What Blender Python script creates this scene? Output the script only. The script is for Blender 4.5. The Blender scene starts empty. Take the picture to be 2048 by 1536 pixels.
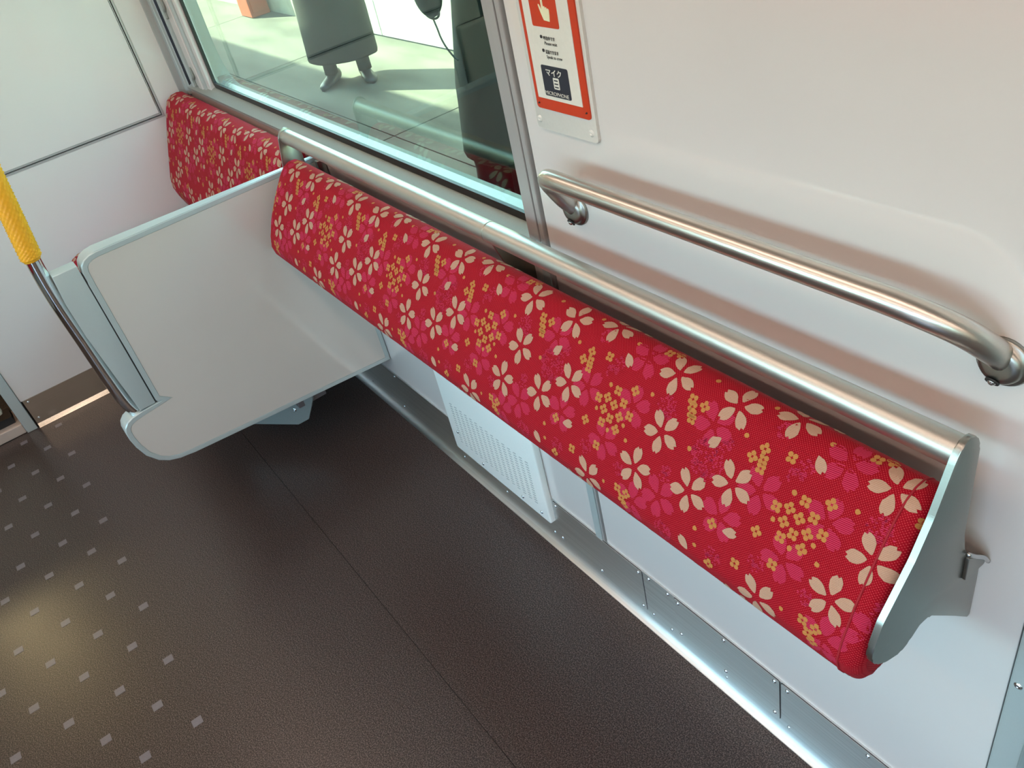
import bpy, bmesh, math, random
from mathutils import Vector, Matrix
R = random.Random(7)
S = bpy.context.scene
COL = S.collection

# ------------------------------------------------------------ camera
cd = bpy.data.cameras.new('camera'); cam = bpy.data.objects.new('camera', cd); COL.objects.link(cam)
right = Vector((0.5826, 0.7888, -0.1960)); down = Vector((0.3925, -0.4842, -0.7820)); fwd = Vector((-0.7117, 0.3787, -0.5917))
m = Matrix.Identity(4)
for i in range(3):
    m[i][0] = right[i]; m[i][1] = -down[i]; m[i][2] = -fwd[i]
m[2][3] = 1.416
cam.matrix_world = m
cd.sensor_width = 36; cd.lens = 1686.447 / 2048 * 36; cd.clip_start = .02
S.camera = cam

# ------------------------------------------------------------ light and exposure
S.view_settings.view_transform = 'Standard'; S.view_settings.look = 'None'
S.view_settings.gamma = 1; S.view_settings.use_curve_mapping = False
S.view_settings.exposure = 0.02
EXT = 1.0
w = bpy.data.worlds.new('sky'); S.world = w; w.use_nodes = True
nt = w.node_tree; bg = nt.nodes['Background']
sky = nt.nodes.new('ShaderNodeTexSky'); sky.sky_type = 'NISHITA'; sky.sun_disc = False
sky.sun_elevation = math.radians(36); sky.sun_rotation = math.radians(247); sky.air_density = 1.2; sky.dust_density = 1.0
nt.links.new(sky.outputs[0], bg.inputs[0]); bg.inputs[1].default_value = 2.5
sd = bpy.data.lights.new('sun', 'SUN'); sd.energy = 45.0; sd.angle = math.radians(.6); sd.color = (1, .93, .78)
sun = bpy.data.objects.new('sun', sd); COL.objects.link(sun)
sun.rotation_euler = Vector((1.28, .51, -1)).to_track_quat('-Z', 'Y').to_euler(); sun.location = (6, -4, 8)
LAMP = 8.3        # radiance of the ceiling lamp diffusers

# ------------------------------------------------------------ materials
MATS = {}
def lk(nt, a, b): nt.links.new(a, b)
def mat(name, col, rough=.5, metal=0, coat=0, bump=0, bscale=200, stretch=None, ior=1.5, var=0, spec=.5, emit=None, es=1):
    if name in MATS: return MATS[name]
    m = bpy.data.materials.new(name); m.use_nodes = True; nt = m.node_tree; p = nt.nodes['Principled BSDF']
    p.inputs['Base Color'].default_value = (*col, 1); p.inputs['Roughness'].default_value = rough
    p.inputs['Metallic'].default_value = metal; p.inputs['Coat Weight'].default_value = coat
    p.inputs['Coat Roughness'].default_value = .035; p.inputs['IOR'].default_value = ior
    p.inputs['Specular IOR Level'].default_value = spec
    if emit: p.inputs['Emission Color'].default_value = (*emit, 1); p.inputs['Emission Strength'].default_value = es
    tc = nt.nodes.new('ShaderNodeTexCoord'); mp = nt.nodes.new('ShaderNodeMapping'); lk(nt, tc.outputs['Object'], mp.inputs[0])
    if stretch: mp.inputs['Scale'].default_value = stretch
    n = nt.nodes.new('ShaderNodeTexNoise'); n.inputs['Scale'].default_value = bscale; n.inputs['Detail'].default_value = 3
    lk(nt, mp.outputs[0], n.inputs[0])
    if bump:
        b = nt.nodes.new('ShaderNodeBump'); b.inputs['Strength'].default_value = bump; b.inputs['Distance'].default_value = .001
        lk(nt, n.outputs[0], b.inputs['Height']); lk(nt, b.outputs[0], p.inputs['Normal'])
    mr = nt.nodes.new('ShaderNodeMapRange'); mr.inputs[1].default_value = .3; mr.inputs[2].default_value = .7; mr.inputs[3].default_value = 1 - max(var, .02); mr.inputs[4].default_value = 1 + max(var, .02)
    mx = nt.nodes.new('ShaderNodeMix'); mx.data_type = 'RGBA'; mx.blend_type = 'MULTIPLY'; mx.inputs[0].default_value = 1
    mx.inputs[6].default_value = (*col, 1); lk(nt, n.outputs[0], mr.inputs[0]); lk(nt, mr.outputs[0], mx.inputs[7])
    lk(nt, mx.outputs[2], p.inputs['Base Color'])
    MATS[name] = m; return m
WALL = mat('white_melamine', (.68, .64, .61), .28, coat=1, bscale=3)
WALLC = mat('ceiling_white', (.8, .8, .78), .5)
PART = mat('grey_partition_laminate', (.56, .515, .465), .10, coat=.8, bscale=4)
ALU = mat('satin_aluminium_paint', (.47, .53, .52), .32, metal=.25, bump=.03, bscale=900)
ALUD = mat('grey_anodised_aluminium', (.42, .41, .40), .35, metal=.3, bump=.04, bscale=300, stretch=(1, 1, .02))
STEEL = mat('satin_stainless_tube', (.62, .59, .54), .30, metal=1, bump=.05, bscale=500, stretch=(.02, 1, 1))
PLATE = mat('satin_stainless_plate', (.36, .36, .33), .34, metal=1, bump=.05, bscale=700)
KICK = mat('brushed_stainless_sheet', (.72, .75, .75), .36, metal=1, bump=.06, bscale=260, stretch=(.012, 1, 1), var=.08)
KICKE = mat('brushed_stainless_end', (.58, .56, .50), .25, metal=1, bump=.1, bscale=260, stretch=(1, .02, 1))
CHROME = mat('polished_chrome', (.72, .72, .70), .06, metal=1)
SCREW = mat('screw_steel', (.62, .63, .63), .2, metal=1)
DARK = mat('black_gap', (.012, .012, .012), .6)
RUB = mat('black_rubber_gasket', (.010, .011, .010), .45)
BACK = mat('dark_backing_board', (.05, .035, .035), .5)
HEAT = mat('white_enamelled_steel', (.82, .85, .81), .35, bump=.03, bscale=500)
YEL = mat('yellow_rubber_grip', (.86, .40, .018), .42, bump=0)
SIGNW = mat('sign_white', (.72, .70, .62), .3, coat=.2)
CREAMP = mat('intercom_plate', (.68, .655, .60), .35)
SRED = mat('sign_red', (.56, .042, .008), .35)
SNAVY = mat('sign_navy', (.022, .026, .04), .35)
SINK = mat('sign_ink', (.02, .02, .022), .5)
SCREAM = mat('sign_cream', (.78, .76, .50), .4)
CREAM = mat('cream_door_paint', (.62, .60, .48), .35)
_p = KICK.node_tree.nodes['Principled BSDF']; _t = KICK.node_tree.nodes.new('ShaderNodeTangent'); _t.direction_type = 'RADIAL'; _t.axis = 'X'
_p.inputs['Anisotropic'].default_value = .85; lk(KICK.node_tree, _t.outputs[0], _p.inputs['Tangent'])
def floor_mat():
    m = bpy.data.materials.new('speckled_brown_vinyl'); m.use_nodes = True; nt = m.node_tree; p = nt.nodes['Principled BSDF']
    tc = nt.nodes.new('ShaderNodeTexCoord')
    n = nt.nodes.new('ShaderNodeTexNoise'); n.inputs['Scale'].default_value = 420; n.inputs['Detail'].default_value = 1; lk(nt, tc.outputs['Object'], n.inputs[0])
    cr = nt.nodes.new('ShaderNodeValToRGB'); lk(nt, n.outputs[0], cr.inputs[0])
    e = cr.color_ramp.elements; e[0].position = .36; e[0].color = (.012, .007, .006, 1); e[1].position = .66; e[1].color = (.13, .10, .09, 1)
    k = cr.color_ramp.elements.new(.5); k.color = (.046, .032, .029, 1)
    n2 = nt.nodes.new('ShaderNodeTexNoise'); n2.inputs['Scale'].default_value = 2.2; lk(nt, tc.outputs['Object'], n2.inputs[0])
    mr = nt.nodes.new('ShaderNodeMapRange'); mr.inputs[3].default_value = .24; mr.inputs[4].default_value = .38; lk(nt, n2.outputs[0], mr.inputs[0])
    lk(nt, mr.outputs[0], p.inputs['Roughness'])
    b = nt.nodes.new('ShaderNodeBump'); b.inputs['Strength'].default_value = .03; b.inputs['Distance'].default_value = .0005
    lk(nt, n.outputs[0], b.inputs['Height']); lk(nt, b.outputs[0], p.inputs['Normal']); lk(nt, cr.outputs[0], p.inputs['Base Color'])
    return m
FLOOR = floor_mat()
MARK = mat('grey_marker_vinyl', (.17, .155, .17), .33, bump=.15, bscale=500, var=.1)
CONC = mat('platform_concrete', (.085, .080, .064), .8, bump=.35, bscale=5, stretch=(.25, 1, 1), var=.5)
CWALL = mat('concrete_wall', (.55, .52, .42), .8, bump=.2, bscale=9, var=.15)
PWH = mat('white_platform_panel', (.5, .51, .48), .45)
ORG = mat('orange_box_paint', (.42, .06, .015), .5)
BLK = mat('black_wool_coat', (.004, .005, .005), .8, bump=.3, bscale=400)
GRYC = mat('charcoal_long_skirt', (.004, .005, .005), .7, bump=.2, bscale=300)
BLKL = mat('black_leather', (.012, .014, .018), .42)
NAVY = mat('dark_trousers', (.012, .015, .024), .7)
SKIN = mat('skin', (.55, .33, .22), .5)
HAIR = mat('black_hair', (.012, .010, .009), .4)
BAGM = mat('black_bag_leather', (.03, .034, .03), .35)
WHT = mat('eye_white', (.8, .8, .78), .3)
def glass_mat(name, tint, refl=1.0):
    m = bpy.data.materials.new(name); m.use_nodes = True; nt = m.node_tree; nt.nodes.clear()
    o = nt.nodes.new('ShaderNodeOutputMaterial'); t = nt.nodes.new('ShaderNodeBsdfTransparent'); g = nt.nodes.new('ShaderNodeBsdfGlossy')
    t.inputs[0].default_value = (*tint, 1); g.inputs['Roughness'].default_value = .0; g.inputs[0].default_value = (refl,) * 3 + (1,)
    lw = nt.nodes.new('ShaderNodeLayerWeight'); pw = nt.nodes.new('ShaderNodeMath'); pw.operation = 'POWER'; pw.inputs[1].default_value = 5   # Schlick, the same from both sides
    f = nt.nodes.new('ShaderNodeMath'); f.operation = 'MULTIPLY_ADD'; f.inputs[1].default_value = .95; f.inputs[2].default_value = .04; mx = nt.nodes.new('ShaderNodeMixShader')
    lk(nt, lw.outputs['Facing'], pw.inputs[0]); lk(nt, pw.outputs[0], f.inputs[0]); lk(nt, f.outputs[0], mx.inputs[0]); lk(nt, t.outputs[0], mx.inputs[1]); lk(nt, g.outputs[0], mx.inputs[2]); lk(nt, mx.outputs[0], o.inputs[0])
    return m
GLASS = glass_mat('green_tinted_glass', (.70, .84, .73), 1)
GLASS2 = glass_mat('clear_window_glass', (.80, .93, .88))
# woven fabric: uv in metres
def fabric(name, base, dotc, kind):
    m = bpy.data.materials.new(name); m.use_nodes = True; nt = m.node_tree; p = nt.nodes['Principled BSDF']
    p.inputs['Roughness'].default_value = .78; p.inputs['Sheen Weight'].default_value = .04; p.inputs['Specular IOR Level'].default_value = .12
    p.inputs['Sheen Tint'].default_value = (1, .55, .6, 1)
    uv = nt.nodes.new('ShaderNodeUVMap'); sp = nt.nodes.new('ShaderNodeSeparateXYZ'); lk(nt, uv.outputs[0], sp.inputs[0])
    def M(op, a, b=None, c=None):
        n = nt.nodes.new('ShaderNodeMath'); n.operation = op
        for i, v in enumerate((a, b, c)):
            if v is None: continue
            if isinstance(v, (int, float)): n.inputs[i].default_value = v
            else: lk(nt, v, n.inputs[i])
        return n.outputs[0]
    U, V = sp.outputs[0], sp.outputs[1]
    if kind == 'dots':
        r = M('DIVIDE', V, .0016); row = M('FLOOR', r); fy = M('SUBTRACT', M('FRACT', r), .5)
        fx = M('SUBTRACT', M('FRACT', M('ADD', M('DIVIDE', U, .0031), M('MULTIPLY', row, .5))), .5)
        d = M('ADD', M('POWER', M('MULTIPLY', fx, 5.0), 2), M('POWER', M('MULTIPLY', fy, 3.4), 2))
        f = M('SUBTRACT', 1.0, M('SMOOTH_MIN', d, 1.0, .1)); f = M('MAXIMUM', M('MINIMUM', M('MULTIPLY', f, 2.0), 1.0), 0.0)
        h = M('ADD', f, M('MULTIPLY', M('SINE', M('MULTIPLY', r, 6.283)), .25))
    else:
        per = .0019 if kind == 'pink' else .0017
        s = M('SINE', M('MULTIPLY', M('ADD', V, M('MULTIPLY', U, .12)), 6.283 / per))
        f = M('MAXIMUM', M('MINIMUM', M('ADD', M('MULTIPLY', s, 1.2), .45), 1.0), 0.0); h = f
    n = nt.nodes.new('ShaderNodeTexNoise'); n.inputs['Scale'].default_value = 900; lk(nt, uv.outputs[0], n.inputs[0])
    mx = nt.nodes.new('ShaderNodeMix'); mx.data_type = 'RGBA'; mx.inputs[6].default_value = (*base, 1); mx.inputs[7].default_value = (*dotc, 1); lk(nt, f, mx.inputs[0])
    mr = nt.nodes.new('ShaderNodeMapRange'); mr.inputs[3].default_value = .82; mr.inputs[4].default_value = 1.18; lk(nt, n.outputs[0], mr.inputs[0])
    m2 = nt.nodes.new('ShaderNodeMix'); m2.data_type = 'RGBA'; m2.blend_type = 'MULTIPLY'; m2.inputs[0].default_value = 1
    lk(nt, mx.outputs[2], m2.inputs[6]); lk(nt, mr.outputs[0], m2.inputs[7]); lk(nt, m2.outputs[2], p.inputs['Base Color'])
    b = nt.nodes.new('ShaderNodeBump'); b.inputs['Strength'].default_value = .35; b.inputs['Distance'].default_value = .0006
    lk(nt, h, b.inputs['Height']); lk(nt, b.outputs[0], p.inputs['Normal'])
    return m
FRED = fabric('crimson_weave', (.27, .0006, .008), (.52, .045, .055), 'dots')
FPINK = fabric('rose_woven_print', (.28, .003, .020), (.52, .035, .09), 'pink')
FCREAM = fabric('cream_woven_print', (.40, .22, .15), (.46, .28, .185), 'cream')
FGOLD = fabric('gold_woven_print', (.40, .16, .045), (.46, .20, .055), 'gold')
FPIPE = mat('crimson_seam', (.30, .003, .012), .8)

# ------------------------------------------------------------ helpers
def obj(name, bm, mats, parent=None, smooth=False, loc=None):
    me = bpy.data.meshes.new(name)
    if isinstance(bm, tuple): me.from_pydata(*bm)
    else:
        bmesh.ops.recalc_face_normals(bm, faces=bm.faces); bm.to_mesh(me); bm.free()
    for k in (mats if isinstance(mats, (list, tuple)) else [mats]): me.materials.append(k)
    if smooth:
        for p in me.polygons: p.use_smooth = True
    o = bpy.data.objects.new(name, me); COL.objects.link(o)
    if parent: o.parent = parent
    if loc: o.location = loc
    return o
def sharp(o, ang=35):
    me = o.data
    for p in me.polygons: p.use_smooth = True
    me.set_sharp_from_angle(angle=math.radians(ang)); return o
def tag(o, label=None, cat=None, group=None, kind=None):
    for k, v in (('label', label), ('category', cat), ('group', group), ('kind', kind)):
        if v: o[k] = v
    return o
def empty(name, loc=(0, 0, 0), **k):
    o = bpy.data.objects.new(name, None); COL.objects.link(o); o.location = loc; o.empty_display_size = .05; tag(o, **k); return o
def relink(parent):   # parts are modelled in world space
    for c in parent.children: c.matrix_parent_inverse = Matrix.Translation(-parent.location)
def box(bm, x0, x1, y0, y1, z0, z1, bev=0, seg=2):
    r = bmesh.ops.create_cube(bm, size=1)
    vs = r['verts']
    for v in vs: v.co = Vector((x0 + (v.co.x + .5) * (x1 - x0), y0 + (v.co.y + .5) * (y1 - y0), z0 + (v.co.z + .5) * (z1 - z0)))
    if bev:
        es = list({e for v in vs for e in v.link_edges})
        bmesh.ops.bevel(bm, geom=es, offset=bev, segments=seg, profile=.5, affect='EDGES')
    return bm
def B(*a, bev=0, seg=2): return box(bmesh.new(), *a, bev=bev, seg=seg)
def prism(poly, ax, a, b, bm=None, bev=0):   # poly in the two remaining axes, extruded along ax
    bm = bm or bmesh.new()
    def P(p, t):
        return Vector((t, p[0], p[1])) if ax == 'x' else Vector((p[0], t, p[1])) if ax == 'y' else Vector((p[0], p[1], t))
    A = [bm.verts.new(P(p, a)) for p in poly]; Bv = [bm.verts.new(P(p, b)) for p in poly]; n = len(poly)
    fs = [bm.faces.new(A), bm.faces.new(Bv[::-1])]
    for i in range(n): bm.faces.new((A[i], A[(i + 1) % n], Bv[(i + 1) % n], Bv[i]))
    if bev:
        es = [e for f in fs for e in f.edges]
        bmesh.ops.bevel(bm, geom=es, offset=bev, segments=2, profile=.5, affect='EDGES')
    return bm
def rounded(poly, rad, seg=5):   # round the corners of a polygon; rad: one number or one per corner
    out = []; n = len(poly)
    for i in range(n):
        r = rad if isinstance(rad, (int, float)) else rad[i]
        p0, p, p1 = Vector(poly[i - 1]), Vector(poly[i]), Vector(poly[(i + 1) % n])
        if r <= 0: out.append(tuple(p)); continue
        a = (p0 - p); b = (p1 - p); r = min(r, a.length * .45, b.length * .45); a = p + a.normalized() * r; b = p + b.normalized() * r
        for k in range(seg + 1):
            t = k / seg; out.append(tuple(a * (1 - t) ** 2 + p * 2 * t * (1 - t) + b * t * t))
    return out
def catmull(pts, n=8):
    P = [Vector(p) for p in pts]; P = [P[0] * 2 - P[1]] + P + [P[-1] * 2 - P[-2]]; out = []
    for i in range(1, len(P) - 2):
        for k in range(n):
            t = k / n; a, b, c, d = P[i - 1:i + 3]
            out.append(.5 * ((2 * b) + (c - a) * t + (2 * a - 5 * b + 4 * c - d) * t * t + (3 * b - 3 * c + d - a) * t ** 3))
    out.append(P[-2]); return out
def tube(bm, pts, r, seg=20, cap=True):
    P = [Vector(p) for p in pts]; rs = r if isinstance(r, (list, tuple)) else [r] * len(P)
    up = None; rings = []
    for i, p in enumerate(P):
        t = (P[min(i + 1, len(P) - 1)] - P[max(i - 1, 0)]).normalized()
        if up is None: up = Vector((0, 0, 1)) if abs(t.z) < .9 else Vector((1, 0, 0))
        up = (up - t * up.dot(t)).normalized(); s = t.cross(up)
        rings.append([bm.verts.new(p + (up * math.cos(a) + s * math.sin(a)) * rs[i]) for a in [2 * math.pi * k / seg for k in range(seg)]])
    for a, b in zip(rings, rings[1:]):
        for k in range(seg): bm.faces.new((a[k], a[(k + 1) % seg], b[(k + 1) % seg], b[k]))
    if cap: bm.faces.new(rings[0][::-1]); bm.faces.new(rings[-1])
    return bm
def T(pts, r, seg=20, cap=True): return tube(bmesh.new(), pts, r, seg, cap)
def lathe(bm, c, axis, prof, seg=24):   # prof: (distance along axis, radius)
    c = Vector(c); axis = Vector(axis).normalized(); u = axis.orthogonal().normalized(); v = axis.cross(u); rings = []
    for d, r in prof:
        rings.append([bm.verts.new(c + axis * d + (u * math.cos(2 * math.pi * k / seg) + v * math.sin(2 * math.pi * k / seg)) * max(r, 1e-5)) for k in range(seg)])
    for a, b in zip(rings, rings[1:]):
        for k in range(seg): bm.faces.new((a[k], a[(k + 1) % seg], b[(k + 1) % seg], b[k]))
    bm.faces.new(rings[0][::-1]); bm.faces.new(rings[-1]); return bm
screw_me = {}
def screw(c, axis, parent, r=.0032, name='screw', m=None):
    key = (tuple(axis), r, m)
    if key not in screw_me:
        bm = lathe(bmesh.new(), (0, 0, 0), axis, [(-.001, r * 1.25), (.0003, r * 1.25), (.0006, r), (.0016, r * .85), (.0021, r * .5), (.0012, r * .4), (.001, 0)], 12)
        o = obj(name, bm, m or SCREW, parent, smooth=True); screw_me[key] = o.data
    else:
        o = bpy.data.objects.new(name, screw_me[key]); COL.objects.link(o); o.parent = parent
    o.location = c; return o
def inset(poly, d):
    n = len(poly); out = []; area = sum(poly[i - 1][0] * poly[i][1] - poly[i][0] * poly[i - 1][1] for i in range(n)); s = 1 if area > 0 else -1
    for i in range(n):
        p0, p, p1 = Vector(poly[i - 1]), Vector(poly[i]), Vector(poly[(i + 1) % n])
        a = (p - p0).normalized(); b = (p1 - p).normalized(); na = Vector((-a.y, a.x)) * s; nb = Vector((-b.y, b.x)) * s
        k = (na + nb); k = k.normalized() / max(.5, k.normalized().dot(na)) if k.length > 1e-6 else na
        out.append(tuple(p + k * d))
    return out

W = .632; EW = -2.766; FY = -2.08; RX = 5.0; CZ = 2.25
# ============================================================ THE SETTING
floor = obj('floor', B(EW - .3, RX, FY, .65, -.05, -.004), DARK); tag(floor, kind='structure')
obj('floor_sheet', B(EW, RX, .2425, .64, -.004, 0), FLOOR, floor)
obj('floor_sheet', B(EW, RX, FY, .2413, -.004, 0), FLOOR, floor)
mk = None; nmk = 0
for row in range(0, 16):
    for c in range(0, 34):
        x = -2.7146 + .1 * (row % 2) + .2 * c; y = -.1865 - .055 * row
        if x > 1.2 or nmk >= 300: continue
        if mk is None:
            mo = obj('floor_marker', B(-.0098, .0098, -.0104, .0104, -.0006, .0006), MARK, floor); mk = mo.data
        else:
            mo = bpy.data.objects.new('floor_marker', mk); COL.objects.link(mo); mo.parent = floor
        mo.location = (x, y, 0); nmk += 1
ceil = obj('ceiling', B(EW - .2, RX, FY - .1, .8, CZ, CZ + .25), WALLC); tag(ceil, kind='structure')

# ---- wall_back: the side wall the camera faces
wb = obj('wall_back', B(EW, RX, .645, .74, -.05, .77), DARK); tag(wb, kind='structure')
obj('upper_core', B(-.99, RX, .645, .74, .77, CZ), DARK, wb)
obj('header_core', B(EW, -.99, .645, .74, 1.78, CZ), DARK, wb)
def panel(poly, y0=W, y1=.645, m=WALL, name='wall_panel', bev=.001):
    return obj(name, prism(poly, 'y', y0, y1, bev=bev), m, wb)
panel([(EW, .14), (-1.005, .14), (-1.005, .797), (EW, .797)])
panel([(-.9595, .14), (-.2165, .14), (-.2165, CZ), (-.9595, CZ)])
panel([(EW, 1.75), (-1.005, 1.75), (-1.005, CZ), (EW, CZ)])
# window post / joint strip
obj('joint_strip', prism([(-1.003, .815), (-.9765, .815), (-.9765, CZ), (-1.003, CZ)], 'y', .626, .66, bev=.001), ALUD, wb)
obj('joint_bead', prism([(-.975, .76), (-.964, .76), (-.964, CZ), (-.975, CZ)], 'y', .627, .66, bev=.002), ALUD, wb)
obj('joint_strip', prism([(-.989, .13), (-.9685, .13), (-.9685, .815), (-.989, .815)], 'y', .6275, .66, bev=.001), ALU, wb)
obj('joint_bead', prism([(-.9672, .13), (-.9625, .13), (-.9625, .76), (-.9672, .76)], 'y', .629, .66), ALUD, wb)
obj('joint_filler', prism([(-1.0045, .13), (-.9905, .13), (-.9905, .797), (-1.0045, .797)], 'y', .6315, .66), WALL, wb)

# ---- window with sill, gasket, outer reveal and panes
win = empty('window_1', (-1.77, .66, 1.25), kind='structure')
obj('sill_strip', prism([(.626, .8025), (.655, .8155), (.70, .8155), (.70, .79), (.6265, .797)], 'x', -2.735, -.9905, bev=0), mat('sill_aluminium', (.30, .32, .285), .35, metal=.2), win)
gx0, gx1, gz0, gz1 = -2.562, -.975, .8155, 1.72
def frame(name, x0, x1, z0, z1, t, y0, y1, m, rad=.004):
    bm = bmesh.new(); o = rounded([(x0, z0), (x1, z0), (x1, z1), (x0, z1)], rad + t, 5); i = rounded([(x0 + t, z0 + t), (x1 - t, z0 + t), (x1 - t, z1 - t), (x0 + t, z1 - t)], rad, 5)
    n = len(o)
    V = [[bm.verts.new((p[0], y, p[1])) for p in q] for q, y in ((o, y0), (i, y0), (i, y1), (o, y1))]
    for a in range(4):
        for k in range(n):
            bm.faces.new((V[a][k], V[a][(k + 1) % n], V[(a + 1) % 4][(k + 1) % n], V[(a + 1) % 4][k]))
    return obj(name, bm, m, win)
frame('gasket', gx0, gx1, gz0 - .001, gz1, .0150, .6565, .664, RUB, .012)
pane = obj('pane', B(gx0 + .012, gx1 - .012, .6600, .6610, gz0 + .012, gz1 - .009), GLASS, win)
# outer body reveal with large round corners
ox0, ox1, oz0, oz1 = -2.70, -.985, .793, 1.76
rb = bmesh.new()
ia = rounded([(gx0 + .002, gz0), (gx1, gz0), (gx1, gz1), (gx0 + .002, gz1)], .02, 7)
oa = rounded([(ox0, oz0), (ox1 + .06, oz0), (ox1 + .06, oz1), (ox0, oz1)], .13, 7)
n = len(ia); vi = [rb.verts.new((p[0], .664, p[1])) for p in ia]; vo = [rb.verts.new((p[0], .737, p[1])) for p in oa]; ve = [rb.verts.new((p[0], .741, p[1])) for p in inset(oa, -.004)]
for k in range(n):
    rb.faces.new((vi[k], vi[(k + 1) % n], vo[(k + 1) % n], vo[k])); rb.faces.new((vo[k], vo[(k + 1) % n], ve[(k + 1) % n], ve[k]))
obj('outer_reveal', rb, mat('outer_reveal_metal', (.15, .185, .16), .5, metal=0, spec=.25, bump=.02, bscale=30), win)
# blind guide profiles on the left of the window
for a, b, y, m_ in ((-2.735, -2.712, .640, WALL), (-2.710, -2.690, .634, ALU), (-2.690, -2.655, .642, WALL), (-2.655, -2.616, .637, WALL), (-2.616, -2.592, .640, ALU), (-2.592, -2.560, .645, WALL)):
    obj('blind_guide', B(a, b, y, .67, .80, 1.78, bev=.002), m_, win)
obj('blind_slot', B(-2.667, -2.660, .6415, .65, .835, 1.02), DARK, win)
def hook(z):
    p = [(-2.655, .6362, z), (-2.650, .634, z - .010), (-2.648, .633, z - .025), (-2.655, .632, z - .035), (-2.652, .631, z - .055)]
    return obj('blind_hook', T(catmull(p, 4), [.0035] * 4 + [.0045] * 9 + [.004] * 4, 8), mat('grey_plastic', (.22, .24, .22), .5), win, smooth=True)
hook(1.06); hook(.868)
relink(win)

# ---- wall_left: the end wall with hatch panel, kick plate and door post
wl = obj('wall_left', B(EW - .12, EW - .012, -.262, .66, -.05, CZ), DARK); tag(wl, kind='structure')
def lpanel(poly, x=EW, m=WALL, name='wall_panel', x0=EW - .012, bev=.0012): return obj(name, prism(poly, 'x', x0, x, bev=bev), m, wl)
lpanel([(-.243, .104), (.632, .104), (.632, .742), (-.243, .742)])
lpanel([(.5345, .742), (.632, .742), (.632, CZ), (.5345, CZ)])
lpanel([(-.243, .7555), (.5225, .7555), (.5225, 2.1), (-.243, 2.1)], name='hatch_door')
obj('hatch_frame', prism([(-.243, .742), (.534, .742), (.534, 2.1), (.5285, 2.1), (.5285, .7475), (-.243, .7475)], 'x', EW - .012, EW + .0015), ALUD, wl)
obj('hatch_frame', prism([(-.243, .7505), (.5255, .7505), (.5255, 2.1), (.5232, 2.1), (.5232, .7555), (-.243, .7555)], 'x', EW - .012, EW + .001), ALUD, wl)
obj('hatch_hinge', B(EW - .004, EW + .002, .5222, .5262, .785, .83), PLATE, wl)
lpanel([(.603, .76), (.628, .76), (.628, CZ), (.603, CZ)], x=EW + .004, m=ALUD, name='corner_strip')
obj('corner_strip', B(EW, EW + .03, .622, .633, .78, CZ, bev=.002), ALU, wl)
obj('upper_end_panel', B(EW - .012, EW, -.243, .632, 2.1, CZ), WALL, wl)
bl = obj('baseboard_left', prism([(EW - .002, .104), (EW + .002, .104), (EW + .002, .013), (EW + .006, .006), (EW + .013, .0015), (EW + .013, 0), (EW - .002, 0)], 'y', -.238, .63), KICKE); tag(bl, kind='structure')
for c in ((-.224, .095), (-.224, .031), (.05, .095), (.05, .031), (.33, .095), (.33, .031)): screw((EW + .002, c[0], c[1]), (1, 0, 0), bl)
dp = obj('trim_1', B(EW - .02, EW + .006, -.276, -.2435, 0, CZ, bev=.002), ALU); tag(dp, kind='structure')
th = obj('trim_2', B(EW - .12, EW - .002, -1.2, -.277, 0, .035, bev=.003), mat('threshold_plate', (.50, .42, .36), .4)); tag(th, kind='structure')
door = obj('door_1', B(EW - .040, EW - .010, -1.15, -.302, .085, .66, bev=.010), CREAM); tag(door, kind='structure')
obj('door_frame_bar', B(EW - .075, EW - .045, -1.15, -.300, 1.80, 2.05, bev=.01), CREAM, door)
obj('door_frame_bar', B(EW - .075, EW - .045, -.42, -.300, .66, 1.80), CREAM, door)
obj('door_frame_bar', B(EW - .075, EW - .045, -1.15, -1.03, .66, 1.80), CREAM, door)
obj('door_pane', B(EW - .062, EW - .058, -1.03, -.42, .66, 1.80), GLASS2, door)
obj('door_rail', B(EW - .10, EW - .03, -1.2, -.29, .035, .06), DARK, door)
wl2 = obj('wall_left', B(EW - .12, EW, FY - .1, -1.2, -.05, CZ), WALL); tag(wl2, kind='structure')
wl3 = obj('wall_left', B(EW - .12, EW, -1.2, -.276, 2.05, CZ), WALL); tag(wl3, kind='structure')
# gangway lobby behind the end door, with its own lamp
gw = obj('wall_left', B(EW - 1.7, EW - 1.6, -1.6, .1, -.05, CZ), mat('lobby_wall', (.75, .70, .58), .6)); tag(gw, kind='structure')
gf = obj('floor', B(EW - 1.7, EW - .12, -1.6, .1, -.05, -.001), FLOOR); tag(gf, kind='structure')
lamp = empty('lobby_lamp', (EW - 1.6, -1.0, 1.95), label='round warm lamp on the lobby wall behind the end door', cat='lamp')
obj('lamp_rim', lathe(bmesh.new(), (EW - 1.6, -1.0, 1.95), (1, 0, 0), [(0, .17), (.05, .17), (.06, .15)], 32), ALUD, lamp)
obj('lamp_glass', lathe(bmesh.new(), (EW - 1.54, -1.0, 1.95), (1, 0, 0), [(.0005, .145), (.03, .12), (.045, .05), (.048, .001)], 32), mat('lobby_lamp_glass', (.9, .8, .6), .5, emit=(1, .58, .32), es=60), lamp)
relink(lamp)

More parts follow.
